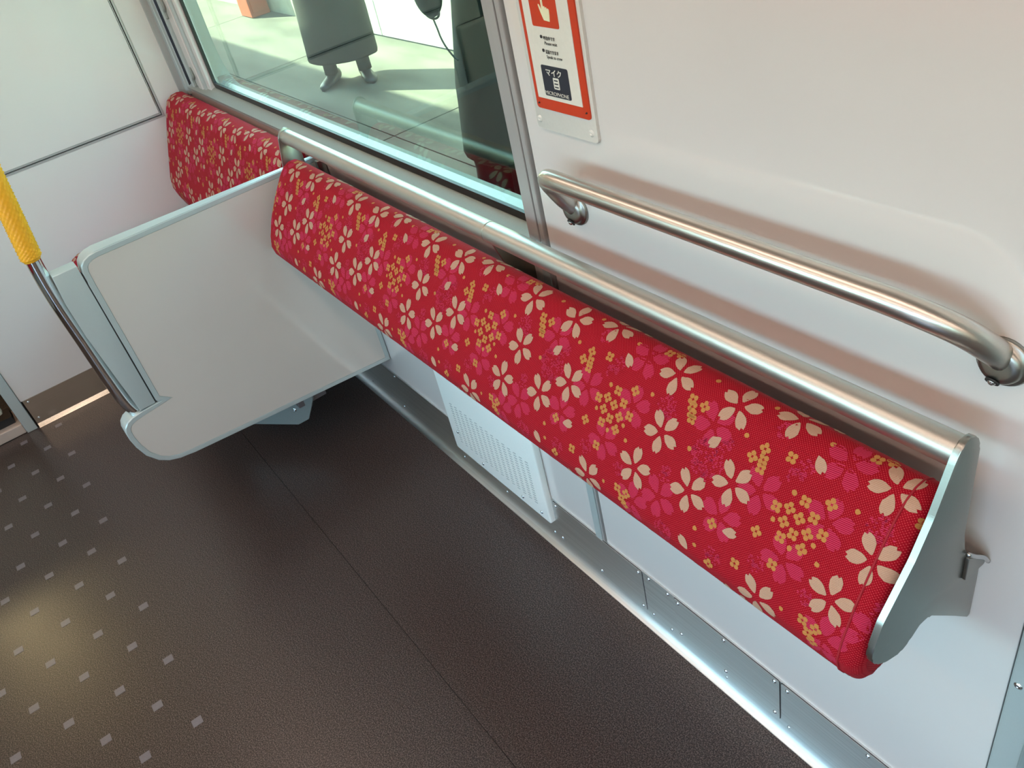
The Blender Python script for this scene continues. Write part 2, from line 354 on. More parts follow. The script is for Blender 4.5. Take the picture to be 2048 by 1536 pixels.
# ---- baseboard_back: stainless kick plate with a coved foot
bb = obj('baseboard_back', prism([(.633, .1425), (.6285, .1425), (.6282, .030), (.6268, .018), (.6225, .009), (.6150, .0035), (.6110, .0018), (.6110, 0), (.633, 0)], 'x', EW + .013, -.2165), KICK); tag(bb, kind='structure'); sharp(bb, 50)
def kplate(x0, x1, z0, z1, scr):
    p = obj('cover_plate', prism(rounded([(x0, z0), (x1, z0), (x1, z1), (x0, z1)], .004, 3), 'y', .6266, .6284), KICK, bb)
    obj('plate_gap', prism(rounded([(x0 - .0012, z0 - .0012), (x1 + .0012, z0 - .0012), (x1 + .0012, z1 + .0012), (x0 - .0012, z1 + .0012)], .005, 3), 'y', .6279, .6286), DARK, bb)
    for sx, sz in scr: screw((sx, .6266, sz), (0, -1, 0), bb)
kplate(-1.130, -.857, .022, .1415, [(-1.121, .133), (-1.121, .034), (-.866, .133), (-.866, .032), (-.99, .034)])
kplate(-.8535, -.7735, .0, .0, []) if False else None
kplate(-.7705, -.532, .032, .1415, [(-.761, .134), (-.761, .042), (-.651, .134), (-.651, .042), (-.542, .133), (-.542, .042)])
kplate(-.5285, -.2165, .037, .1415, [(-.516, .133), (-.368, .133)])
for sx, sz in ((-.839, .134), (-.789, .134), (-.839, .027), (-.789, .027), (-.651, .0215), (-.514, .026), (-2.027, .022), (-1.833, .133), (-1.834, .026), (-1.523, .026), (-1.336, .028), (-1.152, .028)):
    screw((sx, .6284, sz), (0, -1, 0), bb)
# ---- door pillar on the right
tr = obj('trim_3', B(-.214, -.105, .627, .66, 0, CZ, bev=.002), ALU); tag(tr, kind='structure')
obj('pillar_bead', T([(-.176, .628, 0), (-.176, .628, CZ)], .008, 12), ALU, tr, smooth=True)
obj('pillar_return', B(-.160, -.104, .600, .64, 0, CZ, bev=.004), ALU, tr)
screw((-.2045, .627, .502), (0, -1, 0), tr, r=.004)
wb2 = obj('door_2', B(-.104, 1.2, .66, .69, 0, 2.0), WALL); tag(wb2, kind='structure')
wb3 = obj('wall_back', B(1.2, RX, .632, .645, 0, CZ), WALL); tag(wb3, kind='structure')
wr = obj('wall_right', B(RX, RX + .1, FY - .1, .74, -.05, CZ), WALL); tag(wr, kind='structure')

# ---- wall_front: the opposite side with its windows (behind the camera)
wf = obj('wall_front', B(EW - .12, -.15, FY - .1, FY, -.05, .84), WALL); tag(wf, kind='structure')
obj('wall_lower', B(1.25, RX, FY - .1, FY, -.05, .84), WALL, wf)
obj('wall_upper', B(EW - .12, RX, FY - .1, FY, 1.78, CZ), WALL, wf)
xs = [(-2.5, -.45), (1.55, 2.5), (2.78, 4.2)]
prev = EW - .12
for i, (a, b) in enumerate(xs):
    if i == 1: obj('window_pier', B(prev, -.15, FY - .1, FY, .84, 1.78), WALL, wf); prev = 1.25   # doorway between, opened as an addition to bring daylight onto the lower wall
    obj('window_pier', B(prev, a, FY - .1, FY, .84, 1.78), WALL, wf); prev = b
    wn = obj('window_%d' % (i + 2), B(a, b, FY - .06, FY - .055, .84, 1.78), GLASS2); tag(wn, kind='structure')
obj('window_pier', B(prev, RX, FY - .1, FY, .84, 1.78), WALL, wf)
for a, b in xs + [(-.15, 1.25)]:
    pl = bpy.data.lights.new('daylight_portal', 'AREA'); pl.shape = 'RECTANGLE'; pl.size = b - a; pl.size_y = .94 if a != -.15 else 1.8; pl.cycles.is_portal = True
    po = bpy.data.objects.new('daylight_portal', pl); COL.objects.link(po); po.location = ((a + b) / 2, FY - .11, 1.31 if a != -.15 else .9); po.rotation_euler = (math.radians(90), 0, 0)

# ============================================================ OUTSIDE
plat = obj('floor', B(-14, 6, .86, 2.9, -.4, -.006), mat('joint_mortar', (.12, .11, .09), .9)); tag(plat, kind='structure')
xj = [-14, -12.25, -10.15, -8.05, -5.95, -3.85, -1.75, .35, 2.45, 4.55]
for a, b in zip(xj, xj[1:]):
    for y0, y1 in ((.86, 1.74), (1.74, 2.9)):
        obj('concrete_slab', B(a + .004, b - .004, y0 + .004, y1 - .004, -.05, 0, bev=.002, seg=1), CONC, plat)
pw = obj('platform_wall', B(-14, -6.93, 2.74, 2.9, 0, 2.4), CWALL); tag(pw, 'weathered cream concrete wall at the far end of the sunlit platform', 'wall')
wp = empty('platform_hoarding', (-3, 2.74, 0), label='white panelled hoarding wall along the back of the sunlit platform', cat='wall')
for i in range(9):
    x = -6.90 + i * 1.22; obj('white_panel', B(x, x + 1.21, 2.70, 2.73, .01, 2.3, bev=.002, seg=1), PWH, wp)
relink(wp)
ob = empty('orange_box', (-7.92, 2.62, 0), label='orange box standing against the concrete platform wall', cat='box')
obj('body', B(-8.05, -7.79, 2.54, 2.715, .004, .86, bev=.006), ORG, ob); obj('door', B(-7.792, -7.784, 2.56, 2.70, .04, .82, bev=.002), ORG, ob)
obj('lid', B(-8.06, -7.78, 2.53, 2.725, .86, .88, bev=.004), ORG, ob); relink(ob)
sg = empty('ground_opposite', (0, -9, -1.2)); COL.objects.unlink(sg); bpy.data.objects.remove(sg)
g2 = obj('ground', B(-40, 40, -40, FY - .5, -1.4, -1.2), mat('ballast_ground', (.05, .046, .042), .9, bscale=3, var=.3)); tag(g2, kind='structure')
bd = obj('sky_block_building', B(-30, 30, -13, -11, -1.2, 2.6), mat('building_render', (.14, .13, .12), .8)); tag(bd, 'unseen plain building added across the tracks to block the low sky', 'building')  # unseen, added so the upper side wall gets less skylight than the lower
sun_blocker = obj('ceiling', B(-30, 30, -6.2, -3.05, 3.6, 3.75), mat('sun_blocker_metal', (.3, .32, .33), .6)); tag(sun_blocker, kind='structure')   # unseen canopy slab, no real ceiling, added to keep sun out of the car
nc = obj('next_car', B(-16, -4.6, FY - .1, .74, -.05, CZ + .42), ALU); tag(nc, 'next carriage coupled beyond the end wall', 'carriage')
gc = obj('gangway_cover', B(-4.6, EW - .12, -1.7, .70, CZ - .1, CZ + .42), DARK); tag(gc, kind='structure')
gs = obj('gangway_side', B(-4.6, EW - .12, .20, .70, -.05, CZ - .1), DARK); tag(gs, kind='structure')
gs = obj('gangway_side', B(-4.6, EW - .12, -1.75, -1.65, -.05, CZ - .1), DARK); tag(gs, kind='structure')
rf = obj('train_roof', B(EW - .12, RX, FY - .15, .78, CZ + .25, CZ + .42), ALU); tag(rf, kind='structure')

# ============================================================ FABRIC PATTERN (u, v in mm; repeat 281 x 244)
PU, PV = 281.0, 244.0
FLOW = [(-593.3, 100, 0), (-502, 100, 1), (-434, 79, 0), (-583.3, 171, 0), (-606, 230, 1), (-520.7, 215.8, 0), (-470.8, 179.7, 0), (-401.9, 283, 0)]
SING = [(-663.2, 121.3, -674.8, 108), (-520.5, 160.4, -506, 142), (-442.6, 227.4, -461.3, 234), (-522, 270.6, -504.7, 284)]
GOLD = [(-413.5, 175, 'x'), (-399, 169, '+'), (-386.5, 154.4, 'x'), (-399.7, 185.3, '+'), (-385.2, 173.4, '+'), (-371.4, 165, 'x'), (-396.7, 201.9, 'x'), (-385.3, 191.9, 'x'), (-371.2, 183.5, '+'), (-356.4, 175.8, 'x'), (-371, 200.9, '+'),
        (-424.4, 211.3, '+'), (-478.5, 234, '+'), (-394.9, 234.2, 'x'), (-437, 260.4, 'x'), (-471, 284, '+'), (-641.6, 143.6, '+'), (-419.2, 121.7, 'x'),
        (-450.5, 127.2, '+'), (-461, 141.3, '+'), (-447.6, 138.5, 'x'), (-446.7, 148.5, 'x'), (-559.5, 118, 'x'), (-555.9, 125.9, 'x'), (-541, 119, '+'), (-553.3, 133, 'x'), (-550.5, 139, 'x'), (-626.7, 80.8, 'x'), (-614, 74.3, '+'),
        (-345, 269.8, 'x'), (-328.9, 269.9, '+'), (-336.4, 279.9, 'x'), (-330.1, 287.8, '+')]
DOTS = [(-615.6, 136.6), (-670.8, 89.3), (-477.1, 123.9), (-631.3, 205.7), (-538.7, 170.6), (-498.8, 252.3), (-652.1, 274.5), (-466.5, 80.5), (-545.9, 84.8), (-494.3, 272.7), (-401, 152.3), (-411.6, 189.2), (-383.1, 207), (-360.9, 190.6)]
PINKF = [(-363.6, 99, 1), (-437.3, 170.4, 0), (-471.1, 221.9, 1), (-385.3, 222, 0), (-637.5, 162.4, 1), (-560, 245, 0), (-520, 132, 0), (-600, 275, 1)]
CLOUD = [(-512, 171, 24), (-588, 142, 15), (-681, 124, 9), (-413, 245, 10), (-494, 143, 8), (-468, 271, 11), (-407, 137, 9), (-559, 214, 10), (-545, 285, 14), (-350, 245, 9), (-440, 100, 10)]
MOT = []   # (layer, centre u, v, [polygon rings relative])
rp = random.Random(3)
def petal(cu, cv, ang, r0, r1, hw, lay, jag=.35, notch=True):
    c, s = math.cos(ang), math.sin(ang); L = r1 - r0
    prof = [(0, .10), (.12, .42), (.28, .74), (.45, .95), (.62, 1.0), (.78, .88), (.90, .62), (1.0, .34)]
    up = [(r0 + L * t, hw * k) for t, k in prof]; pts = up + ([(r1 - L * .12, 0)] if notch else [(r1 + .4, 0)]) + [(a, -b) for a, b in up[::-1]]
    pts = [(a + rp.uniform(-jag, jag), b + rp.uniform(-jag, jag)) for a, b in pts]
    mid = (r0 + L * .55, 0)
    f = lambda p: (p[0] * c - p[1] * s, p[0] * s + p[1] * c)
    MOT.append((lay, cu, cv, f(mid), [f(p) for p in pts]))
def blob(cu, cv, du, dv, r, lay, n=8, j=.25):
    k = [(du + (r + rp.uniform(-j, j)) * math.cos(6.283 * i / n), dv + (r + rp.uniform(-j, j)) * math.sin(6.283 * i / n)) for i in range(n)]
    MOT.append((lay, cu, cv, (du, dv), k))
for u, v, o in FLOW:
    for k in range(5): petal(u, v, math.radians((90 if o == 0 else -90) + 72 * k), 5.6, 27.4, 6.9, 3)
for u, v, bu, bv in SING:
    a = math.atan2(v - bv, u - bu); petal(bu, bv, a, -1.5, 17.5, 6.2, 3)
for u, v, k in GOLD:
    for q in range(4):
        a = math.radians(90 * q + (0 if k == '+' else 45)); blob(u, v, 4.1 * math.cos(a), 4.1 * math.sin(a), 3.05, 2)
for u, v in DOTS: blob(u, v, 0, 0, 3.0, 2, 9, .5)
for u, v, o in PINKF:
    for k in range(5): petal(u, v, math.radians((90 if o == 0 else -90) + 72 * k + rp.uniform(-6, 6)), 5.0, 28.0, 8.2, 1, .5)
for u, v, r in CLOUD:
    for _ in range(int(r * r * .34)):
        a = rp.uniform(0, 6.283); d = r * math.sqrt(rp.random()); blob(u, v, d * math.cos(a), d * math.sin(a), rp.uniform(1.0, 1.9), 1, 5, .3)
OFF = {1: .00022, 2: .0004, 3: .0005}
def cover(bm, uvl, P, u0, u1, v0, v1, vmin, vmax, mi, shift=(0, 0)):
    """lays the woven motifs on the surface P(u, v) -> (point, normal); metres"""
    for lay, cu, cv, mid, ring in MOT:
        su = (cu / 1000 + shift[0]); sv = (cv / 1000 + shift[1])
        k0 = math.floor((u0 - su) / (PU / 1000)) - 1; k1 = math.ceil((u1 - su) / (PU / 1000)) + 1
        for ku in range(k0, k1 + 1):
            bu = su + ku * PU / 1000
            if bu < u0 - .03 or bu > u1 + .03: continue
            for kv in range(-2, 3):
                bv = sv + kv * PV / 1000
                if bv < v0 - .03 or bv > v1 + .03: continue
                pts = [(bu + a / 1000, bv + b / 1000) for a, b in ring]; c = (bu + mid[0] / 1000, bv + mid[1] / 1000)
                pts = [(min(max(a, u0), u1), min(max(b, v0), v1)) for a, b in pts]
                if not (u0 < c[0] < u1 and v0 < c[1] < v1): continue
                def V(p):
                    q, nn = P(*p); return bm.verts.new(q + nn * OFF[lay])
                big = len(ring) > 10
                rv = [V(p) for p in pts]; n = len(pts)
                try:
                    if big:
                        hp = [((p[0] + c[0]) / 2, (p[1] + c[1]) / 2) for p in pts]; hv = [V(p) for p in hp]; cvx = V(c)
                        fs = [(bm.faces.new((rv[i], rv[(i + 1) % n], hv[(i + 1) % n], hv[i])), (pts[i], pts[(i + 1) % n], hp[(i + 1) % n], hp[i])) for i in range(n)]
                        fs += [(bm.faces.new((hv[i], hv[(i + 1) % n], cvx)), (hp[i], hp[(i + 1) % n], c)) for i in range(n)]
                    else:
                        fs = [(bm.faces.new(rv), pts)]
                except ValueError:
                    continue
                for f, uvs in fs:
                    f.material_index = mi[lay]; f.smooth = True
                    for l, t in zip(f.loops, uvs): l[uvl].uv = t
def swept_pad(name, parent, prof, x0, x1, r0, r1, front, shift=(0, 0), bulge=None, mats=None, xseg=.02):
    """closed (y, z) profile swept along x with rounded ends; the first `front` points are upholstered"""
    P2 = [Vector(p) for p in prof]; SL = [0]
    for a, b in zip(P2, P2[1:]): SL.append(SL[-1] + (b - a).length)
    cen = sum(P2, Vector((0, 0))) / len(P2); n = len(P2)
    nor = []
    for i in range(n):
        t = (P2[min(i + 1, n - 1)] - P2[max(i - 1, 0)]).normalized(); nn = Vector((t.y, -t.x))
        if nn.dot(P2[i] - cen) < 0: nn = -nn
        nor.append(nn)
    def prof_at(s):
        s = min(max(s, 0), SL[-1]); i = 0
        while i < n - 2 and SL[i + 1] < s: i += 1
        t = (s - SL[i]) / (SL[i + 1] - SL[i]); return P2[i].lerp(P2[i + 1], t), nor[i].lerp(nor[i + 1], t).normalized()
    def P(u, s):
        p, nn = prof_at(s); d = 0; dx = 0
        for t, r in ((u - x0, r0), (x1 - u, r1)):
            if t < r: d = max(d, r - math.sqrt(max(0, r * r - (r - t) ** 2))); dx = (r - t) / r * (-1 if r is r0 and t == u - x0 else 1)
        if bulge: d -= bulge(u, s)
        k = Vector((dx, 0, 0)) + Vector((0, nn.x, nn.y)) * math.sqrt(max(.02, 1 - dx * dx))
        q = p - nn * d
        return Vector((u, q.x, q.y)), k.normalized()
    bm = bmesh.new(); uvl = bm.loops.layers.uv.new('UVMap')
    us = [x0]; e = [r0 * (1 - math.cos(math.radians(a))) for a in range(10, 91, 10)]
    us += [x0 + t for t in e]; k = max(2, int((x1 - r1 - us[-1]) / xseg)); a0 = us[-1]
    us += [a0 + (x1 - r1 - a0) * i / k for i in range(1, k + 1)]; us += [x1 - r1 * (1 - math.cos(math.radians(a))) for a in range(80, -1, -10)]
    # finer profile
    Ls = []; i = 0
    for i in range(front - 1):
        m_ = max(1, int((SL[i + 1] - SL[i]) / .006))
        Ls += [SL[i] + (SL[i + 1] - SL[i]) * j / m_ for j in range(m_)]
    Ls.append(SL[front - 1]); nf = len(Ls); Ls += SL[front:]
    G = [[bm.verts.new(P(u, s)[0]) for s in Ls] for u in us]
    for i in range(len(us) - 1):
        for j in range(len(Ls) - 1):
            f = bm.faces.new((G[i][j], G[i + 1][j], G[i + 1][j + 1], G[i][j + 1])); f.smooth = True
            f.material_index = 0 if j < nf - 1 else 4
            for l, (a, b) in zip(f.loops, ((i, j), (i + 1, j), (i + 1, j + 1), (i, j + 1))): l[uvl].uv = (us[a], Ls[b])
        f = bm.faces.new((G[i][-1], G[i + 1][-1], G[i + 1][0], G[i][0])); f.material_index = 4
    for ring, fl in ((G[0], 0), (G[-1], 1)):
        f = bm.faces.new(ring if fl else ring[::-1]); f.material_index = 0
        for l in f.loops: l[uvl].uv = (l.vert.co.y, l.vert.co.z)
    cover(bm, uvl, P, x0 + .001, x1 - .001, 0.001, SL[front - 1] - .001, 0, 0, {1: 1, 2: 2, 3: 3}, shift)
    me = bpy.data.meshes.new(name); bm.normal_update(); bm.to_mesh(me); bm.free()
    for q in (FRED, FPINK, FGOLD, FCREAM, BACK): me.materials.append(q)
    o = bpy.data.objects.new(name, me); COL.objects.link(o)
    if parent: o.parent = parent
    return o, P, SL

# ============================================================ PERCH SEAT (padded leaning rest)
ps = empty('perch_seat', (-1.03, .56, .60), label='red cherry-blossom padded leaning rest with steel top rail, fixed along the side wall', cat='seat')
PROF = [(.600, .745), (.585, .775), (.573, .796), (.560, .8055), (.545, .806), (.530, .799), (.515, .784), (.487, .745), (.462, .705), (.445, .668), (.4385, .645), (.4415, .627), (.452, .609), (.468, .600), (.49, .603), (.55, .635), (.592, .70)]
pad, PP, PSL = swept_pad('cushion', ps, PROF, -1.793, -.2785, .022, .016, 15, (.0, .0), None)
sm = T([PP(-.300, s)[0] + PP(-.300, s)[1] * .0003 for s in [i * .006 for i in range(2, 60)]], .0012, 6); obj('seam', sm, FPIPE, pad, smooth=True)
SATIN = mat('matt_stainless_rail', (.54, .52, .475), .42, metal=1, bump=.04, bscale=600)
RY, RZ, RR = .567, .849, .016
obj('top_rail', T([(-1.797, RY, RZ), (-1.0165, RY, RZ)], RR, 32), SATIN, ps); obj('top_rail', T([(-1.0135, RY, RZ), (-.2765, RY, RZ)], RR, 32), SATIN, ps)
obj('rail_joint', T([(-1.02, RY, RZ), (-1.01, RY, RZ)], RR - .0012, 32), mat('bright_ring', (.8, .78, .7), .12, metal=1), ps)
for o_ in ps.children:
    if o_.name.startswith(('top_rail', 'rail_joint')): sharp(o_, 40)
ear = [(.568, .8705), (.579, .864), (.5865, .848), (.5865, .73), (.592, .705), (.610, .675), (.631, .657), (.631, .565), (.627, .5615), (.600, .590), (.545, .643), (.527, .647), (.512, .633), (.497, .628), (.473, .637), (.456, .650), (.4485, .663), (.4490, .678), (.461, .708), (.503, .761), (.525, .800), (.548, .854), (.556, .8665)]
ear = rounded(ear, .004, 2)
ep = obj('end_plate', prism(ear, 'x', -.2762, -.2695, bev=.0016), PLATE, ps); sharp(ep, 30)
ear2 = rounded([(.568, .8705), (.579, .864), (.5865, .848), (.5865, .73), (.592, .705), (.610, .675), (.631, .657), (.631, .60), (.600, .62), (.56, .66), (.52, .74), (.535, .79), (.548, .854), (.556, .8665)], .004, 2)
rim = obj('end_plate', prism(ear2, 'x', -1.8005, -1.7965, bev=.0008), PLATE, ps); sharp(rim, 30)
mb = [(.555, .862), (.585, .862), (.590, .82), (.612, .79), (.632, .765), (.632, .60), (.592, .60), (.590, .765), (.572, .815), (.556, .835)]
mb = [(.557, .855), (.580, .858), (.600, .815), (.622, .785), (.632, .76), (.632, .66), (.600, .66), (.592, .755), (.570, .818)]
sharp(obj('middle_bracket', prism(rounded(mb, .006, 3), 'x', -1.0195, -1.0145, bev=.0008), mat('dull_olive_steel', (.26, .25, .20), .38, metal=1), ps), 30)
for x in (-1.795, -1.0145, -.282):
    obj('wall_tab', B(x, x + .03, .6265, .6318, .58, .65, bev=.0015), PLATE, ps) if x < -.5 else None
tb = obj('wall_tab', prism(rounded([(.596, .690), (.632, .664), (.632, .652), (.596, .655)], .003, 3), 'x', -.2695, -.2655, bev=.001), PLATE, ps)
obj('tab_bolt', T(catmull([(-.2655, .592, .700), (-.2640, .606, .686), (-.2625, .620, .674), (-.2620, .630, .660)], 4), .0024, 10), SCREW, tb, smooth=True)
relink(ps)

# ============================================================ GRAB RAIL on the wall
gr = empty('grab_rail', (-.58, .632, .90), label='satin steel grab rail on the wall above the padded leaning rest', cat='handrail')
hy, hz, hr = .572, .974, .0128
path = catmull([(-.876, .630, .900), (-.874, .612, .921), (-.868, .592, .950), (-.853, .577, .969), (-.835, .572, hz)], 6)[:-1] + [Vector((-.835 + i * .02, hy, hz)) for i in range(0, 23)]
path += catmull([(-.395, hy, hz), (-.362, .5725, .9735), (-.328, .580, .966), (-.303, .595, .951), (-.289, .614, .930), (-.283, .631, .912)], 7)[1:]
obj('rail_tube', T(path, hr, 28), STEEL, gr, smooth=True)
for x, z in ((-.876, .897), (-.283, .909)):
    fl = obj('flange', lathe(bmesh.new(), (x, .632, z), (0, -1, 0), [(0, .0245), (.003, .0245), (.005, .023), (.0055, .0205), (.009, .0195), (.012, .017), (.013, .012)], 32), PLATE, gr, smooth=True)
    sl = obj('screw_recess', lathe(bmesh.new(), (x - .002, .6205, z - .017), (0, -.8, -.55), [(0, .0065), (.0015, .0062), (.0016, .004)], 16), DARK, fl)
    screw((x - .002, .6190, z - .0178), (0, -.8, -.55), fl, r=.003)
relink(gr)

# ============================================================ PARTITION at the seat end
pt = empty('seat_partition', (-1.84, .3, .2), label='grey seat-end partition panel with aluminium frame and rounded nose, standing off the side wall', cat='partition')
X0 = -1.82
nose = [(.0795, .4045), (.029, .4035), (.007, .400), (-.007, .394), (-.017, .384), (-.0215, .371), (-.0215, .352), (-.018, .326), (-.009, .294), (.009, .267), (.029, .252), (.053, .243), (.088, .2385)]
outline = [(.631, .7785), (.13, .7785), (.110, .7785), (.096, .7765), (.083, .771), (.074, .762), (.0695, .748), (.0685, .72)] + [(.0685, .41)] + nose + [(.228, .2275), (.631, .1965)]
def thick(y): return .012 + .034 * min(1, max(0, (.58 - y) / .5))
def slab(poly, xr, xl=None, bev=.002, m=ALU, name='frame', par=pt):
    bm = bmesh.new(); A = [bm.verts.new((xr, p[0], p[1])) for p in poly]
    Bv = [bm.verts.new(((X0 - thick(p[0])) if xl is None else xl, p[0], p[1])) for p in poly]; n = len(poly)
    f0 = bm.faces.new(A); f1 = bm.faces.new(Bv[::-1])
    for i in range(n): bm.faces.new((A[i], A[(i + 1) % n], Bv[(i + 1) % n], Bv[i]))
    if bev: bmesh.ops.bevel(bm, geom=list(f0.edges) + list(f1.edges), offset=bev, segments=3, profile=.5, affect='EDGES')
    return sharp(obj(name, bm, m, par), 28)
slab(outline, X0 - .0015)
inn = inset(outline, .0125)
# frame rim standing proud of the panel
bm = bmesh.new(); n = len(outline)
oo = [bm.verts.new((X0 - .0030, *p)) for p in inset(outline, .0002)]; o1 = [bm.verts.new((X0, *p)) for p in inset(outline, .0022)]; i1 = [bm.verts.new((X0, *p)) for p in inset(outline, .0115)]; i0 = [bm.verts.new((X0 - .002, *p)) for p in inn]
for a, b in ((oo, o1), (o1, i1), (i1, i0)):
    for k in range(n): bm.faces.new((a[k], a[(k + 1) % n], b[(k + 1) % n], b[k]))
sharp(obj('frame_rim', bm, ALU, pt), 25)
obj('panel', prism(inset(outline, .0128), 'x', X0 - .0025, X0 - .0009), PART, pt)
slab(rounded([(.016, .765), (.0665, .765), (.0665, .4065), (.030, .4065), (.022, .50), (.013, .62), (.0115, .70)], .0015, 2), X0 - .0006, X0 - .040, bev=.0015, name='pocket_rail')
obj('rail_gap', B(X0 - .03, X0 - .0016, .0662, .0692, .408, .74), DARK, pt)
obj('wall_bracket', prism(rounded([(-1.812, .612), (-1.80, .612), (-1.795, .622), (-1.795, .631), (-1.812, .631)], .002, 2), 'z', .70, .772, bev=.001), PLATE, pt)
relink(pt)
# ---- pole with yellow grip
po = empty('stanchion_pole', (-1.842, .02, .39), label='polished curved steel pole with a yellow dimpled rubber grip, rising from the partition nose', cat='pole')
pp = catmull([(-1.842, .022, .3995), (-1.842, .0125, .44), (-1.842, .0075, .52), (-1.842, .0045, .60), (-1.842, .000, .713), (-1.842, .0025, .807), (-1.842, .0145, .93), (-1.842, .028, 1.10), (-1.842, .036, 1.35), (-1.842, .036, 1.7), (-1.842, .036, CZ)], 8)
obj('pole_tube', T(pp, .0148, 28), CHROME, po, smooth=True)
gp = [p for p in pp if .800 < p.z < 1.45]
gp = [Vector((-1.842, .0018, .8045))] + gp
bm = bmesh.new(); rows = 150; seg = 24; base = catmull(gp[::3], 6)
def along(t):
    k = t * (len(base) - 1); i = min(int(k), len(base) - 2); return base[i].lerp(base[i + 1], k - i)
rings = []
for i in range(rows + 1):
    c = along(i / rows); r_ = .0195 if 2 < i < rows - 2 else .0165
    ring = []
    for k in range(seg * 2):
        a = math.pi * k / seg; nd = .0026 if (i % 2 == 0 and (k + (i // 2) % 2 * 2) % 4 == 0 and 2 < i < rows - 2) else 0
        ring.append(bm.verts.new(c + Vector((math.cos(a), math.sin(a), 0)) * (r_ + nd)))
    rings.append(ring)
for a, b in zip(rings, rings[1:]):
    for k in range(seg * 2): bm.faces.new((a[k], a[(k + 1) % (seg * 2)], b[(k + 1) % (seg * 2)], b[k]))
bm.faces.new(rings[0][::-1]); bm.faces.new(rings[-1]); obj('grip', bm, YEL, po, smooth=True)
relink(po)

# ============================================================ BENCH behind the partition
be = empty('bench_seat', (-2.3, .35, .36), label='red cherry-blossom bench seat against the window, between end wall and partition', cat='seat')
BP = [(.622, .74), (.615, .785), (.605, .7965), (.590, .800), (.570, .797), (.552, .786), (.540, .765), (.525, .73), (.505, .68), (.482, .62), (.464, .570), (.460, .545), (.466, .515), (.478, .480), (.50, .462), (.61, .47)]
sb, _, _ = swept_pad('seat_back', be, BP, -2.757, -1.862, .022, .01, 15, (.03, .01))
SP = [(.50, .460), (.46, .470), (.30, .471), (.16, .472), (.12, .470), (.099, .461), (.083, .445), (.076, .420), (.082, .385), (.10, .363), (.14, .357), (.48, .357)]
sc_, _, _ = swept_pad('seat_cushion', be, SP, -2.757, -1.872, .02, .012, 10, (.1, .05))
obj('seat_pan', B(-2.75, -1.88, .13, .62, .30, .352, bev=.004), mat('dark_seat_pan', (.05, .05, .05), .5), be)
def slant(t, z, o=0): return Vector((-2.040 + t * .7712 + o * .6366, .274 + t * .6366 - o * .7712, z))
bm = bmesh.new(); bp = [(-.10, .30), (-.10, .08), (.134, .08), (.173, .100), (.199, .146), (.212, .17), (.212, .30)]
va = [bm.verts.new(slant(*p)) for p in bp]; vb = [bm.verts.new(slant(*p, -.006)) for p in bp]; bm.faces.new(va); bm.faces.new(vb[::-1])
for k in range(7): bm.faces.new((va[k], va[(k + 1) % 7], vb[(k + 1) % 7], vb[k]))
br = obj('seat_bracket', bm, mat('grey_seat_bracket', (.24, .27, .26), .45, metal=.3), be)
screw(slant(.142, .132), (.6366, -.7712, 0), br, r=.0045)
obj('seat_bracket', B(-1.95, -1.90, .372, .455, .147, .30, bev=.003), mat('dark_bracket', (.12, .10, .10), .5), be)
relink(be)

# ============================================================ HEATER COVER
hc = empty('heater_cover', (-1.33, .632, .08), label='white louvred heater cover low on the side wall beneath the padded rest', cat='heater')
hy0 = .6145
def hot(): 
    bm = B(-1.520, -1.138, hy0, .6318, .073, .47, bev=.004, seg=3); return bm
obj('cover_box', hot(), HEAT, hc); sharp(hc.children[0], 40)
for x in (-1.487, -1.395, -1.235, -1.165):
    screw((x, hy0, .092 if x > -1.45 else .14), (0, -1, 0), hc, r=.0035)
nl = 15
lme = None
for i in range(nl):
    x = -1.478 + i * (.300 / (nl - 1))
    if lme is None:
        bm = bmesh.new()
        for k in range(17):
            zz = .112 + k * .0075
            prism([(-.0052, zz), (.0052, zz + .0015), (.0052, zz + .0040), (-.0052, zz + .0025)], 'y', -.0006, .0004, bm)
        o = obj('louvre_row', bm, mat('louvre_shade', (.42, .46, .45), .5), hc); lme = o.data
    else:
        o = bpy.data.objects.new('louvre_row', lme); COL.objects.link(o); o.parent = hc
    o.location = (x, hy0, 0)
relink(hc)
for o in hc.children:
    if o.name.startswith(('louvre', 'screw')): pass

# ============================================================ INTERCOM PLATE with writing
ic = empty('emergency_intercom', (-.86, .632, 1.01), label='white emergency intercom plate with red-bordered instruction sign beside the window', cat='intercom')
px0, px1, pz0, pz1 = -.9225, -.7975, 1.0085, 1.50
sharp(obj('mounting_plate', prism(rounded([(px0, pz0), (px1, pz0), (px1, pz1), (px0, pz1)], .006, 4), 'y', .6245, .6318, bev=.001), CREAMP, ic), 30)
def flat(name, x0, x1, z0, z1, r, y, m, par=None, y1=None): return obj(name, prism(rounded([(x0, z0), (x1, z0), (x1, z1), (x0, z1)], r, 4), 'y', y, y1 or y + .0008), m, par or ic)
flat('red_border', -.9115, -.8035, 1.0385, 1.46, .005, .6225, SRED, y1=.6246)
flat('sign_face', -.9045, -.8150, 1.0535, 1.45, .0004, .6218, SIGNW, y1=.6226)
rsq = flat('red_square', -.8895, -.8370, 1.1445, 1.205, .003, .6214, SRED)
nsq = flat('microphone_square', -.8875, -.8345, 1.0585, 1.0975, .003, .6214, SNAVY)
for x, z in ((-.9055, 1.0455), (-.8095, 1.0470)): screw((x, .6225, z), (0, -1, 0), ic, r=.0011, m=SINK)
for x, z in ((-.914, 1.0215), (-.8085, 1.0205)): screw((x, .6245, z), (0, -1, 0), ic, r=.0040, m=CREAMP)
